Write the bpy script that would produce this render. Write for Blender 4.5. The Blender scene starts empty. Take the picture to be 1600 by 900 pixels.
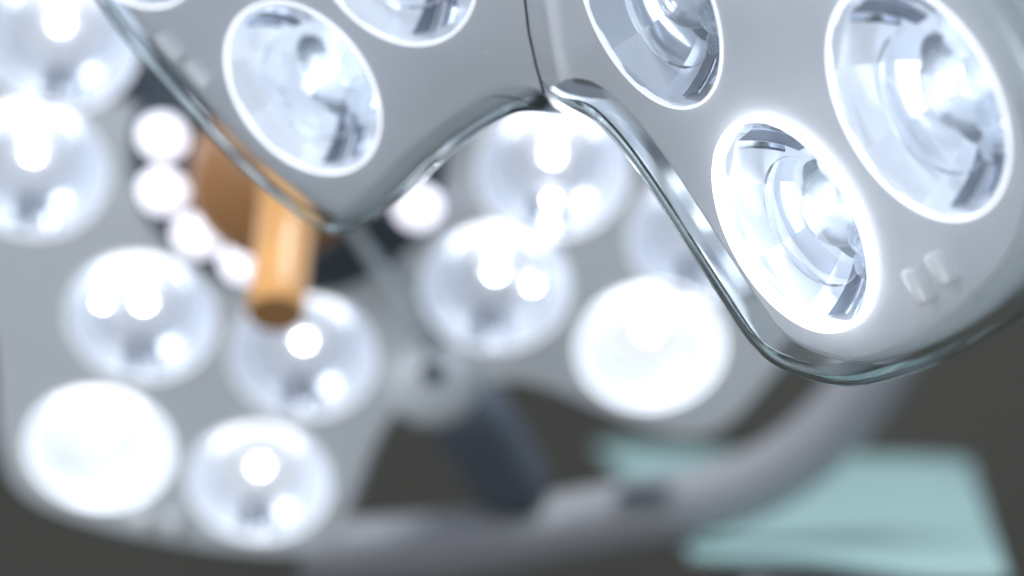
import bpy, bmesh, math, random
from mathutils import Vector, Matrix
random.seed(7)
PI = math.pi
S = bpy.context.scene
COL = S.collection

# ------------------------------------------------------------------ camera
FPX = 3778.0                      # focal length in pixels of the 1600 px wide photograph
cam = bpy.data.cameras.new('camera')
cam.lens = 85.0; cam.sensor_width = 36.0; cam.clip_start = 0.01; cam.clip_end = 100
cam.dof.use_dof = True; cam.dof.focus_distance = 0.850; cam.dof.aperture_fstop = 4.2
co = bpy.data.objects.new('camera', cam); COL.objects.link(co)
co.rotation_euler = (PI / 2, 0, 0)
S.camera = co

# ------------------------------------------------------------------ world, lights, exposure
W = bpy.data.worlds.new('World'); S.world = W; W.use_nodes = True
nt = W.node_tree; nt.nodes.clear()
wo = nt.nodes.new('ShaderNodeOutputWorld'); bg = nt.nodes.new('ShaderNodeBackground')
tc = nt.nodes.new('ShaderNodeTexCoord'); sx = nt.nodes.new('ShaderNodeSeparateXYZ')
rp = nt.nodes.new('ShaderNodeValToRGB'); mr = nt.nodes.new('ShaderNodeMapRange')
mr.inputs['From Min'].default_value = -1; mr.inputs['From Max'].default_value = 1
nt.links.new(tc.outputs['Generated'], sx.inputs[0]); nt.links.new(sx.outputs['Z'], mr.inputs['Value'])
nt.links.new(mr.outputs[0], rp.inputs[0]); nt.links.new(rp.outputs[0], bg.inputs[0]); nt.links.new(bg.outputs[0], wo.inputs[0])
cr = rp.color_ramp
cr.elements[0].position = 0.0; cr.elements[0].color = (.16, .19, .23, 1)
cr.elements[1].position = 1.0; cr.elements[1].color = (.55, .62, .72, 1)
for p, c in ((.38, (.24, .27, .32)), (.47, (.10, .125, .16)), (.56, (.30, .34, .40)), (.75, (.75, .82, .92))):
    e = cr.elements.new(p); e.color = (*c, 1)
bg.inputs['Strength'].default_value = 0.95


def area(name, loc, target, size, power, color=(1, 1, 1)):
    l = bpy.data.lights.new(name, 'AREA'); l.shape = 'RECTANGLE'; l.size = size[0]; l.size_y = size[1]
    l.energy = power; l.color = color
    o = bpy.data.objects.new(name, l); COL.objects.link(o); o.location = loc
    o.rotation_euler = (Vector(target) - Vector(loc)).to_track_quat('-Z', 'Y').to_euler()
    return o


area('fill_light_side', (-1.7, -0.3, 0.9), (0.1, 0.9, 0), (0.7, 0.7), 27, (.93, .96, 1))  # added softbox out of view, brightens the near panels
area('fill_light_low', (-0.8, -0.5, -.75), (0.0, 1.1, 0), (0.9, 0.5), 11.5, (.92, .96, 1))  # added fill near the floor, unseen, lifts the left panel
area('fill_light_high', (0.6, 1.6, 2.0), (0.6, 2.2, -0.3), (0.8, 0.8), 40, (.90, .97, 1))  # added softbox overhead, unseen, for light and reflections in the plastic

S.view_settings.view_transform = 'Standard'; S.view_settings.look = 'None'
S.view_settings.exposure = 0.0; S.view_settings.gamma = 1.0
S.render.engine = 'CYCLES'
S.cycles.use_denoising = True
S.cycles.caustics_refractive = True; S.cycles.caustics_reflective = True
S.cycles.sample_clamp_indirect = 4.0; S.cycles.blur_glossy = 0.3
S.cycles.max_bounces = 14; S.cycles.transmission_bounces = 12; S.cycles.transparent_max_bounces = 16; S.cycles.glossy_bounces = 6


# ------------------------------------------------------------------ materials
def new_mat(name):
    m = bpy.data.materials.new(name); m.use_nodes = True
    return m, m.node_tree, m.node_tree.nodes['Principled BSDF']


def pbr(name, color, rough=.4, metal=0., emit=None, estr=0., noise=0., nscale=40, bump=0., bscale=60, coat=0., alpha=1., trans=0.):
    m, t, b = new_mat(name)
    b.inputs['Base Color'].default_value = (*color, 1)
    b.inputs['Roughness'].default_value = rough
    b.inputs['Metallic'].default_value = metal
    b.inputs['Coat Weight'].default_value = coat
    b.inputs['Transmission Weight'].default_value = trans
    if emit:
        b.inputs['Emission Color'].default_value = (*emit, 1); b.inputs['Emission Strength'].default_value = estr
    tcn = t.nodes.new('ShaderNodeTexCoord')
    if noise:
        n = t.nodes.new('ShaderNodeTexNoise'); n.inputs['Scale'].default_value = nscale; n.inputs['Detail'].default_value = 5
        t.links.new(tcn.outputs['Object'], n.inputs['Vector'])
        r = t.nodes.new('ShaderNodeValToRGB'); t.links.new(n.outputs[0], r.inputs[0])
        r.color_ramp.elements[0].position = .3; r.color_ramp.elements[1].position = .7
        r.color_ramp.elements[0].color = tuple(c * (1 - noise) for c in color) + (1,)
        r.color_ramp.elements[1].color = tuple(min(1, c * (1 + noise)) for c in color) + (1,)
        t.links.new(r.outputs[0], b.inputs['Base Color'])
    if bump:
        n = t.nodes.new('ShaderNodeTexNoise'); n.inputs['Scale'].default_value = bscale; n.inputs['Detail'].default_value = 3
        t.links.new(tcn.outputs['Object'], n.inputs['Vector'])
        bp = t.nodes.new('ShaderNodeBump'); bp.inputs['Strength'].default_value = bump; bp.inputs['Distance'].default_value = .001
        t.links.new(n.outputs[0], bp.inputs['Height']); t.links.new(bp.outputs[0], b.inputs['Normal'])
    return m


def glass(name, color=(1, 1, 1), ior=1.49, rough=0.0):
    m = bpy.data.materials.new(name); m.use_nodes = True; t = m.node_tree; t.nodes.clear()
    o = t.nodes.new('ShaderNodeOutputMaterial'); g = t.nodes.new('ShaderNodeBsdfGlass')
    g.inputs['Color'].default_value = (*color, 1); g.inputs['IOR'].default_value = ior; g.inputs['Roughness'].default_value = rough
    t.links.new(g.outputs[0], o.inputs[0])
    return m


def thin(name, tint=(1, 1, 1), ior=1.45, rough=.02, milk=0., bump=0., milkcol=(.9, .95, 1), specks=False):
    """thin clear plastic: straight-through transparency plus Fresnel gloss, optionally a little milky"""
    m = bpy.data.materials.new(name); m.use_nodes = True; t = m.node_tree; t.nodes.clear()
    o = t.nodes.new('ShaderNodeOutputMaterial')
    tr = t.nodes.new('ShaderNodeBsdfTransparent'); tr.inputs[0].default_value = (*tint, 1)
    gl = t.nodes.new('ShaderNodeBsdfGlossy'); gl.inputs['Roughness'].default_value = rough
    fr = t.nodes.new('ShaderNodeFresnel'); fr.inputs[0].default_value = ior
    mx = t.nodes.new('ShaderNodeMixShader')
    base = tr
    if milk:
        df = t.nodes.new('ShaderNodeBsdfTranslucent'); df.inputs[0].default_value = (*milkcol, 1)
        d2 = t.nodes.new('ShaderNodeBsdfDiffuse'); d2.inputs[0].default_value = (*milkcol, 1)
        ad = t.nodes.new('ShaderNodeMixShader'); ad.inputs[0].default_value = .5
        t.links.new(df.outputs[0], ad.inputs[1]); t.links.new(d2.outputs[0], ad.inputs[2])
        m2 = t.nodes.new('ShaderNodeMixShader'); m2.inputs[0].default_value = milk
        t.links.new(tr.outputs[0], m2.inputs[1]); t.links.new(ad.outputs[0], m2.inputs[2]); base = m2
    t.links.new(fr.outputs[0], mx.inputs[0]); t.links.new(base.outputs[0], mx.inputs[1]); t.links.new(gl.outputs[0], mx.inputs[2])
    if bump:
        tcn = t.nodes.new('ShaderNodeTexCoord')
        n = t.nodes.new('ShaderNodeTexNoise'); n.inputs['Scale'].default_value = 9; n.inputs['Detail'].default_value = 2
        t.links.new(tcn.outputs['Object'], n.inputs['Vector'])
        bp = t.nodes.new('ShaderNodeBump'); bp.inputs['Strength'].default_value = bump; bp.inputs['Distance'].default_value = .02
        t.links.new(n.outputs[0], bp.inputs['Height']); t.links.new(bp.outputs[0], gl.inputs['Normal']); t.links.new(bp.outputs[0], fr.inputs['Normal'])
    out = mx
    if specks:
        tcn = t.nodes.new('ShaderNodeTexCoord'); fac = None
        for sc_, th in ((55, .020), (140, .030)):      # sparse dust: tiny dots, most cells empty
            vo = t.nodes.new('ShaderNodeTexVoronoi'); vo.inputs['Scale'].default_value = sc_
            t.links.new(tcn.outputs['Object'], vo.inputs['Vector'])
            lt = t.nodes.new('ShaderNodeMath'); lt.operation = 'LESS_THAN'; lt.inputs[1].default_value = th
            t.links.new(vo.outputs['Distance'], lt.inputs[0])
            if fac is None: fac = lt
            else:
                ad = t.nodes.new('ShaderNodeMath'); ad.operation = 'MAXIMUM'
                t.links.new(fac.outputs[0], ad.inputs[0]); t.links.new(lt.outputs[0], ad.inputs[1]); fac = ad
        df = t.nodes.new('ShaderNodeBsdfDiffuse'); df.inputs[0].default_value = (.95, .97, 1, 1)
        m3 = t.nodes.new('ShaderNodeMixShader'); t.links.new(fac.outputs[0], m3.inputs[0])
        t.links.new(mx.outputs[0], m3.inputs[1]); t.links.new(df.outputs[0], m3.inputs[2]); out = m3
    t.links.new(out.outputs[0], o.inputs[0])
    return m


M = {}
M['plate'] = pbr('frosted grey panel', (.64, .665, .705), .38, noise=.03, nscale=14, bump=.10, bscale=30)
M['gap'] = pbr('dark seam', (.05, .06, .07), .5)
M['rim'] = glass('clear acrylic edge', (.945, .974, .978), 1.47)
M['sheet'] = thin('clear acrylic front', (.985, .99, 1), 1.42, .05, bump=.25, milk=.085, specks=True)  # milk added so lens light spreads into a haze over the panel
M['mirror'] = pbr('mirror reflector', (.93, .95, .99), .10, 1.0)
M['facet'] = pbr('reflector facets', (.90, .93, .98), .16, 1.0)
M['dome'] = glass('condenser glass', (.97, .985, 1), 1.35, .03)
M['frost'] = glass('textured glass bubble', (.96, .98, 1), 1.38, .02)
_t = M['frost'].node_tree; _n = _t.nodes.new('ShaderNodeTexNoise'); _n.inputs['Scale'].default_value = 26; _n.inputs['Detail'].default_value = 4
_c = _t.nodes.new('ShaderNodeTexCoord'); _t.links.new(_c.outputs['Object'], _n.inputs['Vector'])
_b = _t.nodes.new('ShaderNodeBump'); _b.inputs['Strength'].default_value = .35; _b.inputs['Distance'].default_value = .002
_t.links.new(_n.outputs[0], _b.inputs['Height']); _t.links.new(_b.outputs[0], [x for x in _t.nodes if x.type == 'BSDF_GLASS'][0].inputs['Normal'])
M['bubble'] = thin('milky collimator', (.96, .98, 1), 1.5, .04, milk=.28)
M['slate'] = pbr('slate led board', (.16, .19, .24), .3, .3)
M['flute_dark'] = pbr('dark reflection flute', (.10, .13, .19), .25, .3, noise=.35, nscale=5)  # dark colour stands for dark surroundings mirrored in the flute
M['flute'] = pbr('blue grey mirror flute', (.42, .47, .56), .12, 1.0)
M['disc'] = thin('clear lens disc', (.96, .98, 1), 1.5, .04, milk=.06)


def pearl(glow, rough=.16):
    """pearly metallised bowl of a lit spotlight, its reflected light added as emission"""
    m = pbr('glowing pearly reflector', (.80, .87, .97), rough, .45, emit=(.86, .91, 1), estr=glow, coat=.3)  # emission stands for lamp light thrown back by the bowl
    return m


M['housing'] = pbr('grey painted housing', (.30, .33, .37), .35, noise=.05, coat=.3)
M['lug'] = pbr('white clip', (.93, .95, .96), .15, coat=1)
M['steel'] = pbr('grey screw', (.35, .36, .38), .3, .9)


def bezel_mat(k):
    return pbr('added glow ring %d' % round(k * 10), (.95, .96, 1), .3, emit=(.93, .96, 1), estr=k)  # emission added to the bezel to cast a halo on the panel


def led_mat(k, name='led'):
    return pbr(name, (1, 1, 1), .3, emit=(.95, .97, 1), estr=k)


# ------------------------------------------------------------------ mesh helpers
def link(name, bm, mat, parent=None, mw=None, smooth=True, angle=None):
    me = bpy.data.meshes.new(name)
    bm.normal_update()
    bm.to_mesh(me); bm.free()
    if smooth:
        me.polygons.foreach_set('use_smooth', [True] * len(me.polygons))
        if angle: me.set_sharp_from_angle(angle=math.radians(angle))
    me.materials.append(mat)
    o = bpy.data.objects.new(name, me); COL.objects.link(o)
    if parent:
        o.parent = parent
    if mw is not None:
        # local matrix such that the world matrix is mw (parents are unrotated empties or built meshes)
        pm = parent.get('_w', None) if parent else None
        o.matrix_basis = (WM[parent].inverted() @ mw) if parent else mw
    WM[o] = (mw if mw is not None else (WM[parent].copy() if parent else Matrix.Identity(4)))
    return o


class _WM(dict):
    def __setitem__(s, k, v): super().__setitem__(k.name, v.copy())
    def __getitem__(s, k): return super().__getitem__(k.name)


WM = _WM()


def root(name, loc, label, cat, group=None):
    o = bpy.data.objects.new(name, None); COL.objects.link(o); o.location = loc
    o.empty_display_size = .05
    o['label'] = label; o['category'] = cat
    if group: o['group'] = group
    WM[o] = Matrix.Translation(Vector(loc))
    return o


def lathe(prof, n=64, closed=False):
    """prof: list of (r, w); surface of revolution about +Z"""
    bm = bmesh.new(); rings = []
    for r, w in prof:
        if r < 1e-6: rings.append([bm.verts.new((0, 0, w))])
        else: rings.append([bm.verts.new((r * math.cos(2 * PI * k / n), r * math.sin(2 * PI * k / n), w)) for k in range(n)])
    m = len(rings)
    for i in range(m if closed else m - 1):
        a, b = rings[i], rings[(i + 1) % m]
        for k in range(n):
            k2 = (k + 1) % n
            if len(a) == 1 and len(b) == 1: break
            if len(a) == 1: bm.faces.new((a[0], b[k], b[k2]))
            elif len(b) == 1: bm.faces.new((a[k], b[0], a[k2]))
            else: bm.faces.new((a[k], b[k], b[k2], a[k2]))
    bmesh.ops.recalc_face_normals(bm, faces=bm.faces)
    return bm


def tube(pts, rad, n=24, bm=None, flat=1.0):
    """round tube along world points, radii may vary"""
    bm = bm or bmesh.new(); rings = []
    P_ = [Vector(p) for p in pts]
    if not hasattr(rad, '__len__'): rad = [rad] * len(P_)
    up = Vector((0, -1, .2)).normalized()
    for i, p in enumerate(P_):
        t = (P_[min(i + 1, len(P_) - 1)] - P_[max(i - 1, 0)]).normalized()
        a = t.cross(up).normalized(); b = a.cross(t)
        rings.append([bm.verts.new(p + rad[i] * (a * math.cos(2 * PI * k / n) + flat * b * math.sin(2 * PI * k / n))) for k in range(n)])
    for i in range(len(rings) - 1):
        for k in range(n):
            bm.faces.new((rings[i][k], rings[i][(k + 1) % n], rings[i + 1][(k + 1) % n], rings[i + 1][k]))
    bm.faces.new(rings[0][::-1]); bm.faces.new(rings[-1])
    bmesh.ops.recalc_face_normals(bm, faces=bm.faces)
    return bm


def catmull(pts, step):
    out = []
    n = len(pts)
    for i in range(n - 1):
        p0 = pts[max(i - 1, 0)]; p1 = pts[i]; p2 = pts[i + 1]; p3 = pts[min(i + 2, n - 1)]
        k = max(1, int((p2 - p1).length / step))
        for j in range(k):
            t = j / k
            out.append(.5 * ((2 * p1) + (p2 - p0) * t + (2 * p0 - 5 * p1 + 4 * p2 - p3) * t * t + (3 * p1 - p0 - 3 * p2 + p3) * t ** 3))
    out.append(pts[-1].copy())
    return out


def smooth_line(p, it):
    for _ in range(it):
        p = [p[0]] + [(p[i - 1] + 2 * p[i] + p[i + 1]) / 4 for i in range(1, len(p) - 1)] + [p[-1]]
    return p


class Plane:
    """a petal's plane; u, v in the plane, n towards the viewer; w is measured along n"""
    def __init__(s, n, d):
        s.n = Vector(n).normalized(); s.d = d
        s.u = s.n.cross(Vector((0, 0, 1))).normalized() * -1
        s.v = s.n.cross(s.u).normalized()
        s.o = s.at(800, 300)
    def at(s, px, py, w=0.):
        r = Vector(((px - 800) / FPX, 1, (450 - py) / FPX))
        return r * ((s.d + w) / s.n.dot(r))
    def uv(s, px, py, w=0.):
        q = s.at(px, py, w) - s.o
        return Vector((q.dot(s.u), q.dot(s.v)))
    def pos(s, uv, w=0.):
        return s.o + s.u * uv[0] + s.v * uv[1] + s.n * w
    def mat(s, px, py, w=0., rot=0.):
        m = Matrix((s.u, s.v, s.n)).transposed()
        return Matrix.Translation(s.at(px, py, w)) @ m.to_4x4() @ Matrix.Rotation(rot, 4, 'Z')


def offset(line, s, side):
    out = []
    for i, p in enumerate(line):
        t = (line[min(i + 2, len(line) - 1)] - line[max(i - 2, 0)]).normalized()
        out.append(p + Vector((-t.y, t.x)) * s * side)
    # remove loops where the inset folds over itself
    keep = [out[0]]
    for i in range(1, len(out)):
        t = line[i] - line[i - 1]
        if (out[i] - keep[-1]).dot(t) > 0: keep.append(out[i])
        else: keep.append(keep[-1] + t * .02)
    return smooth_line(keep, 4) if s else out


def fill(pl, poly, w, holes=(), rnd=56):
    """flat sheet bounded by poly (in-plane 2D), with round holes (centre, radius)"""
    bm = bmesh.new(); ed = []
    loops = [poly] + [[c + Vector((math.cos(2 * PI * k / rnd), math.sin(2 * PI * k / rnd))) * r for k in range(rnd)] for c, r in holes]
    for lp in loops:
        vs = [bm.verts.new(pl.pos(p, w)) for p in lp]
        ed += [bm.edges.new((vs[i], vs[(i + 1) % len(vs)])) for i in range(len(vs))]
    bmesh.ops.triangle_fill(bm, use_beauty=True, use_dissolve=False, edges=ed, normal=pl.n)
    for f in bm.faces:
        f.normal_update()
        if f.normal.dot(pl.n) < 0: f.normal_flip()
    return bm


def sweep(pl, line, side, prof, closed=True, bm=None, taper=(0, 0)):
    """profile [(inset, w)] carried along an in-plane line"""
    bm = bm or bmesh.new()
    n_ = len(line)

    def kf(i):
        k = 1.
        if taper[0]: k = min(k, i / taper[0])
        if taper[1]: k = min(k, (n_ - 1 - i) / taper[1])
        return .12 + .88 * k * k * (3 - 2 * k)
    wt = max(w for _, w in prof)
    cols = [[bm.verts.new(pl.pos(line[i].lerp(q, kf(i)), wt + (w - wt) * kf(i))) for i, q in enumerate(offset(line, s_, side))] for s_, w in prof]
    n = len(prof)
    for a in range(n if closed else n - 1):
        A, B = cols[a], cols[(a + 1) % n]
        for i in range(len(line) - 1):
            bm.faces.new((A[i], A[i + 1], B[i + 1], B[i]))
    if closed:
        bm.faces.new([c[0] for c in cols]); bm.faces.new([c[-1] for c in cols][::-1])
        bmesh.ops.recalc_face_normals(bm, faces=bm.faces)
    return bm


# ------------------------------------------------------------------ lens unit (unit radius, +Z towards the viewer)
def mesh_of(bm, mat, name, angle=30):
    me = bpy.data.meshes.new(name); bm.normal_update(); bm.to_mesh(me); bm.free()
    me.polygons.foreach_set('use_smooth', [True] * len(me.polygons))
    me.set_sharp_from_angle(angle=math.radians(angle))
    if mat: me.materials.append(mat)
    return me


BOWL = mesh_of(lathe([(.975, -.01), (.95, -.09), (.90, -.20), (.82, -.32), (.71, -.44), (.57, -.54), (.42, -.61), (.25, -.65), (0, -.66)], 96), None, 'reflector', 60)


NBOWL = mesh_of(lathe([(1.03, -.006), (1.0, -.05), (.975, -.10), (.94, -.16), (.90, -.22), (.85, -.29), (.785, -.36), (.71, -.43), (.62, -.50), (.52, -.56), (.40, -.61), (.25, -.65), (0, -.66)], 9), None, 'reflector', 19)
for _e in NBOWL.edges:            # crisp radial creases between the facets, each facet smooth from rim to base
    _p, _q = (NBOWL.vertices[i].co for i in _e.vertices)
    _e.use_edge_sharp = _p.xy.length < 1e-4 or _q.xy.length < 1e-4 or _p.xy.angle(_q.xy) < .01


def flute_mesh(a0, wd, i0, i1, tilt):
    """one narrow mirror flute lying on the bowl wall"""
    prof = [(.955, -.085), (.90, -.195), (.82, -.315), (.71, -.435), (.60, -.515)]
    bm = bmesh.new(); rows = []
    for i in range(i0, i1 + 1):
        r, w = prof[i]; row = []
        for j in range(5):
            a = math.radians(a0 + wd * (j / 2 - 1) * (1 + .3 * (1 - r)))
            rr = r * .958 - .016 - .010 * (1 - abs(j / 2 - 1)) - tilt * (j / 2 - 1)
            row.append(bm.verts.new((rr * math.cos(a), rr * math.sin(a), w + .012)))
        rows.append(row)
    for i in range(len(rows) - 1):
        for j in range(4): bm.faces.new((rows[i][j], rows[i][j + 1], rows[i + 1][j + 1], rows[i + 1][j]))
    for f in bm.faces:
        f.normal_update()
        if f.normal.z < 0: f.normal_flip()
    return bm


FLUTES = [mesh_of(flute_mesh(*q), M['flute'] if k % 2 else M['flute_dark'], 'flute', 12) for k, q in enumerate((
    (-13, 7, 0, 4, .01), (-3, 1.6, 0, 3, .0), (5, 2.4, 0, 4, .01), (12, 3.0, 0, 3, -.02), (193, 8, 0, 4, -.01), (183, 1.6, 0, 3, .01), (174, 2.6, 0, 4, .0), (205, 2, 0, 3, .02)))]
RING = mesh_of(lathe([(.970, -.03), (.972, .014), (.978, .024), (.990, .027), (.999, .014), (1.001, -.02)], 96, True), None, 'bezel', 50)
TALL = mesh_of(lathe([(.955, -.06), (.958, .05), (.972, .08), (.995, .088), (1.008, .055), (1.010, -.02)], 96, True), None, 'bezel', 50)
DISC = mesh_of(lathe([(.60, -.02), (.615, .0), (.61, .02), (.595, .03), (.45, .055), (.25, .075), (0, .085)], 72), M['disc'], 'lens_disc', 50)
DOME = mesh_of(lathe([(0, .36), (.10, .35), (.20, .31), (.29, .24), (.355, .14), (.385, .03), (.385, -.12)], 64), M['bubble'], 'dome', 70)
BUB = mesh_of(lathe([(0, .17), (.07, .155), (.13, .11), (.165, .03), (.165, -.10)], 40), M['frost'], 'mirror_bubble', 70)  # glass domes standing for mirror images of the dome in the bowl


def sector(r0, r1, a0, a1, w0, w1, th=.03, n=14):
    bm = bmesh.new(); c = []
    for k in range(n + 1):
        a = math.radians(a0 + (a1 - a0) * k / n); e = math.sin(PI * k / n)
        ri = r0; ro = r0 + (r1 - r0) * (.25 + .75 * e)
        c.append([bm.verts.new((r * math.cos(a), r * math.sin(a), w)) for r, w in ((ri, w0), (ro, w1), (ro, w1 - th), (ri, w0 - th))])
    for k in range(n):
        for j in range(4): bm.faces.new((c[k][j], c[k][(j + 1) % 4], c[k + 1][(j + 1) % 4], c[k + 1][j]))
    bm.faces.new(c[0]); bm.faces.new(c[-1][::-1])
    bmesh.ops.recalc_face_normals(bm, faces=bm.faces)
    return bm


WEDGES = [mesh_of(sector(.22, .44, 150, 262, -.38, -.46), M['slate'], 'led_board', 30), mesh_of(sector(.36, .56, -62, 22, -.44, -.50), M['slate'], 'led_board', 30)]
LED = mesh_of(lathe([(0, .03), (.06, .025), (.09, 0.0), (.09, -.03)], 24), None, 'led', 60)


NCRESCENT = mesh_of(sector(.70, .90, 55, 125, -.34, -.15, .02), None, 'glow_crescent', 40)  # added glowing arc, stands for the bright crescent inside the bowl
GM = led_mat(1.5, 'added glow')


def put(name, me, parent, mw, mat=None):
    o = bpy.data.objects.new(name, me if not mat else me)
    COL.objects.link(o); o.parent = parent; o.matrix_basis = WM[parent].inverted() @ mw; WM[o] = mw
    if mat:
        if not me.materials: me.materials.append(mat)
        o.material_slots[0].link = 'OBJECT'; o.material_slots[0].material = mat
    return o


def lens(parent, pl, px, py, R, ring, glow, spot, label=None):
    """local +X points at the lower right end of the oval, +Y at its upper right side"""
    c = pl.uv(px, py); q = pl.uv(px + 4.5, py + 9) - c
    mw = pl.mat(px, py, 0, math.atan2(q.y, q.x)) @ Matrix.Scale(R, 4)
    T = Matrix.Translation
    b = put('reflector', NBOWL, parent, mw, pearl(glow, .13))
    put('bezel', TALL if ring > 2 else RING, b, mw, bezel_mat(ring))
    for fl in FLUTES: put('flute', fl, b, mw)
    put('lens_disc', DISC, b, mw @ T((.06, -.10, -.22)))
    for wg in WEDGES: put('led_board', wg, b, mw)
    put('dome', DOME, b, mw @ T((.04, .0, -.52)))
    lm = led_mat(spot)
    put('led', LED, b, mw @ T((-.02, .02, -.30)) @ Matrix.Scale(.9, 4), lm)
    put('led', LED, b, mw @ T((-.04, .17, -.38)) @ Matrix.Scale(.6, 4), lm)
    for x, y, w, sc in ((.36, .40, -.42, 1.45), (.04, .58, -.36, 1.5), (-.34, .52, -.38, 1.3), (.60, .14, -.44, 1.0), (.30, .68, -.28, 1.0)):
        put('mirror_bubble', BUB, b, mw @ T((x, y, w)) @ Matrix.Scale(sc, 4))
    if ring > .9: put('glow_crescent', NCRESCENT, b, mw, GM)
    if label: b['label'] = label
    return b


# ------------------------------------------------------------------ the near lamp head
PR = Plane((-.79863834, -.43709653, -.41367067), -.4478498857)
PL = Plane((-.52719576, -.69072822, -.49493348), -.6869060725)
H = .012                                   # the clear cover stands this far in front of the panel

near = root('surgical_lamp', PR.at(1100, 150, -.03), 'large clear-covered surgical lamp head with tilted oval spotlights in the foreground', 'surgical lamp')

right_edge = [(846, 128), (866, 160), (893, 182), (930, 212), (962, 247), (1000, 300), (1040, 362), (1080, 425), (1120, 487), (1156, 542), (1192, 580),
              (1235, 603), (1280, 617), (1325, 620), (1380, 607), (1450, 582), (1510, 548), (1560, 508), (1605, 462), (1640, 400), (1660, 310), (1655, 220), (1635, 145), (1601, 74), (1562, 2), (1520, -70), (1470, -150)]
right_seam = [(812, -140), (818, -20), (828, 50), (838, 100)]
left_edge = [(60, -140), (105, -45), (150, 27), (200, 92), (250, 150), (300, 207), (350, 260), (400, 306), (450, 345), (487, 370), (515, 381), (545, 374), (572, 358), (610, 325), (652, 283), (700, 245), (750, 212), (800, 190), (850, 178), (878, 180)]
left_seam = [(846, 140), (834, 100), (824, 50), (814, -20), (808, -140)]


def petal(pl, edge, seam, seam0, cut, side, lenses, tp, ins=.0098):
    line = [pl.uv(x, y, H) for x, y in edge]
    line = smooth_line(catmull(line, .0022), 6)
    sm = [pl.uv(x, y, H) for x, y in seam]
    sm0 = [pl.uv(x, y, 0) for x, y in seam0]
    # clear acrylic edge: rounded lip that turns back into a skirt
    prof = [(0, -.012), (0, .000), (.0005, .0040), (.0018, .0076), (.0042, .0104), (.0078, .0119), (.0120, .0122),
            (.0120, .0109), (.0080, .0106), (.0050, .0094), (.0029, .0069), (.0017, .0037), (.0012, .000), (.0012, -.012)]
    link('cover_edge', sweep(pl, line, side, prof, taper=tp), M['rim'], near_child(), None, True, 40)
    inner = offset(line, .0119, side)
    link('cover_front', fill(pl, inner + sm, .0120), M['sheet'], near_child(), None, False)
    # frosted panel with openings
    li = line[cut[0]:len(line) - cut[1]]
    inn = offset(li, ins, side)
    def ease(a, b, t):           # rounded run from the seam into the inset edge
        m = b - t.normalized() * (b - a).length * .55
        return [a * (1 - k) ** 2 + m * 2 * k * (1 - k) + b * k * k for k in [i / 9 for i in range(1, 9)]]
    if cut[0]: inn = ease(sm0[-1], inn[0], inn[2] - inn[0]) + inn
    if cut[1]: inn = inn + ease(sm0[0], inn[-1], inn[-3] - inn[-1])[::-1]
    holes = [(pl.uv(x, y), .04 * .982) for x, y in lenses]
    bm = fill(pl, inn + sm0, 0, holes)
    pr2 = [(ins, 0), (ins - .0019, -.0004), (ins - .0033, -.0016), (ins - .0041, -.004), (ins - .0045, -.013)]
    sweep(pl, li, side, pr2, False, bm)
    bmesh.ops.remove_doubles(bm, verts=bm.verts, dist=1e-5)
    return link('panel', bm, M['plate'], near_child(), None, True, 50), li, sm0


def near_child():
    return near


def fix_world(o):
    """meshes built in world coordinates: bring them under their parent"""
    pm = WM[o.parent]
    o.matrix_basis = pm.inverted(); WM[o] = Matrix.Identity(4)


R_LENS = [(1243, 349, 2.9, .20, 22, 'glowing spotlight with a bright white ring'),
          (1431, 160, 1.0, .27, 14, 'large oval spotlight near the right edge'),
          (1013, 5, .55, .04, 5, 'dimmer spotlight cut by the top edge')]
L_LENS = [(472, 139, .95, .38, 14, None), (611, -75, .8, .28, 8, None), (195, -124, 1.0, .25, 8, None)]
pr_o, rl, rs = petal(PR, right_edge, right_seam, [(808, -140), (818, -20), (828, 50), (838, 100), (852, 150)], (14, 0), 1, [l[:2] for l in R_LENS], (14, 0))
pl_o, ll, ls = petal(PL, left_edge, left_seam, [(854, 152), (838, 100), (828, 50), (818, -20), (808, -140)], (0, 8), 1, [l[:2] for l in L_LENS], (0, 12), .0072)
for o in list(near.children): fix_world(o)

for pl_, group_ in ((PR, R_LENS), (PL, L_LENS)):
    for x, y, ring, glow, spot, lab in group_:
        lens(near, pl_, x, y, .04, ring, glow, spot, lab)


# small white clips between the spotlights
def rbox(a, b, c, r=.15):
    bm = bmesh.new(); bmesh.ops.create_cube(bm, size=1)
    bmesh.ops.scale(bm, vec=(a, b, c), verts=bm.verts)
    bmesh.ops.bevel(bm, geom=bm.edges[:], offset=r * min(a, b, c), segments=3, affect='EDGES', profile=.5)
    return bm


def inplane_rot(pl, p, q):
    a = pl.uv(*p); b = pl.uv(*q); d = b - a
    return math.atan2(d.y, d.x)


for pl, c, p, q in ((PR, (1437, 445), (1422, 418), (1452, 470)), (PR, (1472, 417), (1457, 392), (1488, 440)), (PL, (265, 73), (250, 56), (282, 90)), (PL, (308, 115), (293, 98), (324, 134))):
    L = (pl.uv(*q) - pl.uv(*p)).length
    mw = pl.mat(*c, .0020) @ Matrix.Rotation(inplane_rot(pl, p, q), 4, 'Z')
    o = link('clip', rbox(L * 1.05, .0064, .007, .3), M['lug'], near, None, True, 40)
    o.matrix_basis = WM[near].inverted() @ mw; WM[o] = mw

# the dark gap between the two petals and the housing behind
bm = tube([PR.at(x, y, H + .0004) for x, y in [(812, -140), (818, -20), (826, 50), (837, 100), (850, 146)]], .0005, 8)
o = link('seam', bm, M['gap'], near); fix_world(o)


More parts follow.
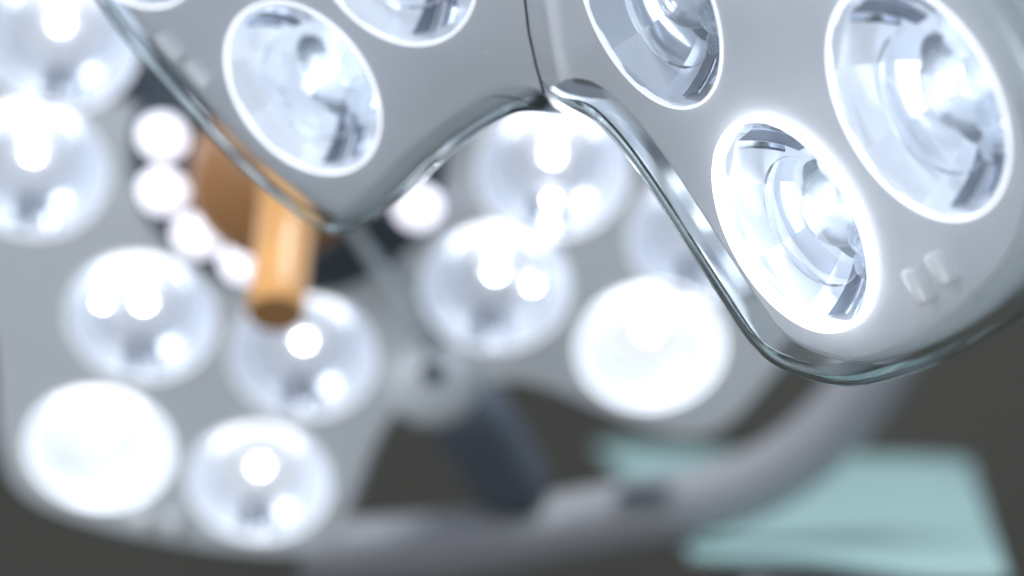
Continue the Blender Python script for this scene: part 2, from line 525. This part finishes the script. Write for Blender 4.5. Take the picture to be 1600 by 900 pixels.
def housing(pl, line, sm, side, name):
    inn = offset(line, .006, side) + sm
    lo = offset(line, .016, side) + sm
    bm = bmesh.new()
    A = [bm.verts.new(pl.pos(p, -.0135)) for p in inn]; B = [bm.verts.new(pl.pos(p, -.034)) for p in lo]
    n = len(A)
    for i in range(n): bm.faces.new((A[i], A[(i + 1) % n], B[(i + 1) % n], B[i]))
    bmesh.ops.triangle_fill(bm, use_beauty=True, use_dissolve=False, edges=[e for e in bm.edges if e.verts[0] in set(B) and e.verts[1] in set(B)])
    bmesh.ops.recalc_face_normals(bm, faces=bm.faces)
    o = link(name, bm, M['housing'], near, None, True, 40); fix_world(o)


housing(PR, rl, rs, 1, 'housing'); housing(PL, ll, ls, 1, 'housing')

# ------------------------------------------------------------------ the far lamp head
nf = Vector((0.03, -.854, -.52)).normalized()
PF = Plane(nf, nf.dot(Vector((-.1, 1.6, 0))))
far = root('surgical_lamp', PF.at(450, 250, -.05), 'blurred surgical lamp head with glowing round spotlights and an orange handle behind the foreground lamp', 'surgical lamp')
M['far_plate'] = pbr('grey lamp panel', (.68, .72, .76), .4, noise=.05, nscale=5)
M['far_edge'] = pbr('pale panel edge', (.62, .66, .70), .3)
M['dark'] = pbr('dark blue grey plastic', (.060, .082, .105), .45)
out_l = [(-60, -200), (-70, 100), (-60, 300), (-30, 450), (0, 560), (8, 700), (32, 768), (90, 800), (200, 832), (330, 856), (440, 866), (506, 856), (545, 790), (580, 700), (620, 640), (680, 615)]
out_r = [(680, 615), (740, 606), (800, 590), (880, 612), (960, 648), (1040, 676), (1100, 682), (1150, 650), (1200, 590), (1290, 480), (1330, 350), (1300, 150), (1200, -200)]


def far_outline(pts):
    return smooth_line(catmull([PF.uv(x, y) for x, y in pts], .006), 4)


fo = far_outline(out_l + out_r[1:])
FARL = [(92, 62, 1), (48, 265, 1), (222, 497, 1), (156, 702, 3), (405, 755, 2), (474, 558, 1), (775, 450, 1), (1017, 543, 3), (865, 268, 1), (1100, 370, 1), (1080, 120, 1)]
RF = .0500
holes = [(PF.uv(x, y), RF * .97) for x, y, k in FARL]
bm = fill(PF, fo, 0, holes, 40)
sweep(PF, fo, 1, [(0, 0), (-.004, -.004), (-.006, -.012), (-.004, -.05)], False, bm)
bmesh.ops.remove_doubles(bm, verts=bm.verts, dist=1e-5)
o = link('panel', bm, M['far_plate'], far, None, True, 45); fix_world(o)
# back shell
bm = fill(PF, fo, -.05)
o = link('housing', bm, M['housing'], far, None, False); fix_world(o)

M['diff1'] = pbr('lit diffuser', (.85, .9, 1), .25, emit=(.86, .91, 1), estr=.06)
M['diff2'] = pbr('bright diffuser', (.9, .93, 1), .25, emit=(.90, .94, 1), estr=.18)
M['diff3'] = pbr('brightest diffuser', (.95, .97, 1), .25, emit=(.96, .98, 1), estr=.38)
GLOBE = mesh_of(lathe([(0, .16), (.25, .145), (.45, .10), (.62, .02), (.66, -.06), (.60, -.12)], 48), None, 'diffuser_lens', 70)


FPEARL = [pearl(.1), pearl(.17, .26), pearl(.28, .26), pearl(.38, .3)]


def far_lens(px, py, k):
    mw = PF.mat(px, py, 0, .3) @ Matrix.Scale(RF, 4)
    T = Matrix.Translation
    b = put('reflector', BOWL, far, mw, FPEARL[k])
    put('bezel', RING, b, mw, bezel_mat([.4, .45, .65, 1.4][k]))
    return b, mw


CRESCENT = mesh_of(sector(.66, .90, -60, 60, -.38, -.20), None, 'glow_crescent', 40)  # added glowing arc for the bright upper crescent of far lenses
LED_HI = led_mat(30, 'bright led')
for i, (x, y, k) in enumerate(FARL):
    b, mw = far_lens(x, y, k)
    T = Matrix.Translation
    put('diffuser_lens', GLOBE, b, mw @ T((0, 0, -.42)), M['diff%d' % k])
    # two or three leds: placed in panel directions (image up is +v here)
    up = (PF.mat(0, 0).to_3x3().inverted() @ Vector((0, 0, 1))); up.z = 0; up.normalize()
    sdv = Vector((-up.y, up.x, 0))
    Rz = Matrix.Rotation(-.3, 4, 'Z')
    spots = [(0, .10, 1.7)] + ([(0, .42, 1.5)] if i not in (4, 5) else []) + ([(.55, .1, 1.1)] if i == 2 else []) + ([(-.5, -.1, 1.1)] if i == 6 else []) + ([(.0, -.55, 1.0)] if i == 8 else [])
    fm = PF.mat(x, y, 0) @ Matrix.Rotation(math.atan2(-up.y, -up.x), 4, 'Z') @ Matrix.Scale(RF, 4)
    put('glow_crescent', CRESCENT, b, PF.mat(x, y, 0) @ Matrix.Rotation(math.atan2(up.y, up.x), 4, 'Z') @ Matrix.Scale(RF, 4), GM)
    for fl in (FLUTES[0], FLUTES[2], FLUTES[3]) if k < 3 else (): put('flute', fl, b, fm)  # flutes added to darken the lower part of the lens
    for sx_, su, sc in spots:
        q = up * su + sdv * sx_
        put('led', LED, b, mw @ Rz @ T((q.x, q.y, -.22)) @ Matrix.Scale(sc * .45, 4), LED_HI)

# central hub with its leds
hub = lathe([(0, .012), (.07, .012), (.092, .010), (.100, .004), (.101, -.006)], 72)
mwh = PF.mat(450, 250, .001)
o = link('hub', hub, M['dark'], far, mwh, True, 40)
HUBLED = mesh_of(lathe([(0, .010), (.009, .008), (.0145, .003), (.016, -.002)], 32), None, 'hub_led', 60)
HL = led_mat(1.35, 'hub led'); HL.node_tree.nodes['Principled BSDF'].inputs['Emission Color'].default_value = (.86, .85, 1, 1)
for x, y in ((255, 215), (255, 300), (309, 368), (382, 410), (652, 325), (640, 190), (560, 110)):
    put('hub_led', HUBLED, o, PF.mat(x, y, .014), HL)

for c in ((222, 812), (268, 820)):
    o = link('clip', rbox(.011, .015, .008, .3), M['lug'], far, PF.mat(*c, .004), True, 40)

# orange handle on its mount
M['orange'] = pbr('orange handle plastic', (.78, .38, .11), .38, noise=.14, nscale=30, coat=.4)
M['brown'] = pbr('brown handle mount', (.42, .21, .085), .4, noise=.06, coat=.2)
mt = lathe([(0, .050), (.030, .048), (.046, .040), (.053, .028), (.054, .004)], 64)
hm = link('handle_mount', mt, M['brown'], far, PF.mat(432, 262, .012), True, 40)
ax = Vector((-.02, -.66, -.75)).normalized()
e1 = Vector(((430 - 800) / FPX, 1, (450 - 490) / FPX)) * 1.40
st = e1 - ax * .115
hd = tube([st + ax * t for t in (0, .02, .021, .024, .025, .06, .10, .1135, .115)], [.0192, .0190, .0180, .0180, .0172, .0170, .0170, .0170, .0164], 40)
o = link('handle', hd, M['orange'], hm, Matrix.Identity(4), True, 40)

link('end_cap', tube([st + ax * .1150, st + ax * .1157], [.0158, .0154], 40), M['brown'], o, None, True, 40)
# pale rod, knuckle and its dark hole where the two petals of the far head meet
rod = tube([PF.at(x, y, .012) for x, y in ((540, 340), (570, 385), (625, 465), (676, 548))], .0048, 16)
o = link('rod', rod, pbr('pale rod', (.62, .70, .74), .3), far); fix_world(o)
o = link('knuckle', lathe([(0, .020), (.018, .019), (.028, .012), (.032, 0), (.032, -.03)], 48), M['far_edge'], far, PF.mat(678, 600, 0), True, 40)
link('screw', lathe([(0, .0005), (.007, .001), (.0085, -.003)], 24), M['dark'], o, PF.mat(675, 586, .0205), True, 40)  # dark disc standing for the hole in the knuckle


# ------------------------------------------------------------------ arm and bracket behind
def at(px, py, Y):
    return Vector(((px - 800) / FPX * Y, Y, (450 - py) / FPX * Y))


arm = root('support_arm', at(1000, 810, 1.9), 'thick curved grey support arm sweeping under the far lamp head, out of focus', 'support arm')
pts = [(470, 868, 1.86), (600, 862, 1.87), (740, 848, 1.88), (880, 822, 1.9), (1000, 800, 1.9), (1110, 782, 1.9), (1200, 748, 1.9), (1275, 695, 1.9), (1335, 630, 1.9), (1385, 560, 1.9), (1425, 480, 1.9), (1460, 400, 1.9), (1500, 300, 1.9)]
cv = catmull([at(*p) for p in pts], .01)
o = link('arm_tube', tube(smooth_line(cv, 10), .027, 36), pbr('grey painted arm', (.33, .325, .35), .45, noise=.04, coat=.2), arm, None, True, 60); fix_world(o)
bm = tube([at(965, 772, 1.872), at(1005, 768, 1.872), at(1050, 762, 1.872)], [.004, .0065, .004], 16)
o2 = link('slot', bm, M['dark'], arm); fix_world(o2)
br = tube([at(712, 600, 1.80), at(738, 655, 1.83), at(785, 735, 1.87), at(806, 772, 1.89)], [.024, .031, .031, .029], 32)
o3 = link('joint_cover', br, pbr('dark slate joint cover', (.11, .13, .165), .5), arm); fix_world(o3)

# ------------------------------------------------------------------ table with a teal drape, wall, floor
tb = root('operating_table', (.27, 2.6, -.95), 'operating table under a pale teal drape in the blurred background', 'operating table')
M['teal'] = pbr('teal surgical drape', (.31, .455, .45), .8, noise=.05, nscale=6, bump=.2, bscale=12)


def slab(corners, th, nx=24, ny=24):
    """draped sheet: bilinear grid with gentle folds, thickness and a hem hanging down"""
    bm = bmesh.new(); g = []
    a, b, c, d = [Vector(q) for q in corners]
    for i in range(nx + 1):
        row = []
        for j in range(ny + 1):
            u, v = i / nx, j / ny
            p = (a * (1 - u) + b * u) * (1 - v) + (d * (1 - u) + c * u) * v
            p.z += .002 * math.sin(u * 9 + v * 4) + .0015 * math.sin(v * 15 - u * 5)
            row.append(bm.verts.new(p))
        g.append(row)
    for i in range(nx):
        for j in range(ny): bm.faces.new((g[i][j], g[i + 1][j], g[i + 1][j + 1], g[i][j + 1]))
    r = bmesh.ops.extrude_face_region(bm, geom=bm.faces[:])
    for v in [x for x in r['geom'] if isinstance(x, bmesh.types.BMVert)]: v.co.z -= th
    bmesh.ops.recalc_face_normals(bm, faces=bm.faces)
    return bm


def on_z(px, py, z):
    r = Vector(((px - 800) / FPX, 1, (450 - py) / FPX)); return r * (z / r.z)


ztop = -.20
cs = [on_z(925, 692, ztop), on_z(1515, 722, ztop), on_z(1575, 896, ztop), on_z(1080, 864, ztop)]
o = link('drape', slab(cs, .006), M['teal'], tb); fix_world(o)
cc = sum(cs, Vector()) / 4
bm = rbox(.16, .5, .04, .2); o = link('table_bed', bm, M['steel'], tb, Matrix.Translation((cc.x, cc.y, ztop - .062)), True, 40)
o = link('pedestal', rbox(.12, .16, .66, .1), M['steel'], tb, Matrix.Translation((cc.x, cc.y, ztop - .062 - .352)), True, 40)
o = link('base', rbox(.30, .5, .06, .3), M['housing'], tb, Matrix.Translation((cc.x, cc.y, -.92)), True, 40)


def sheet(name, a, b, c, d, mat):
    bm = bmesh.new(); bm.faces.new([bm.verts.new(p) for p in (a, b, c, d)])
    o = link(name, bm, mat, None, None, False); o['kind'] = 'structure'
    return o


sheet('wall', (-6, 4.6, -.95), (6, 4.6, -.95), (6, 4.6, 4), (-6, 4.6, 4), pbr('olive grey wall', (.086, .082, .068), .8, noise=.12, nscale=1.2))
sheet('floor', (-6, -3, -.95), (6, -3, -.95), (6, 4.6, -.95), (-6, 4.6, -.95), pbr('grey green floor', (.08, .08, .068), .6, noise=.2, nscale=2))
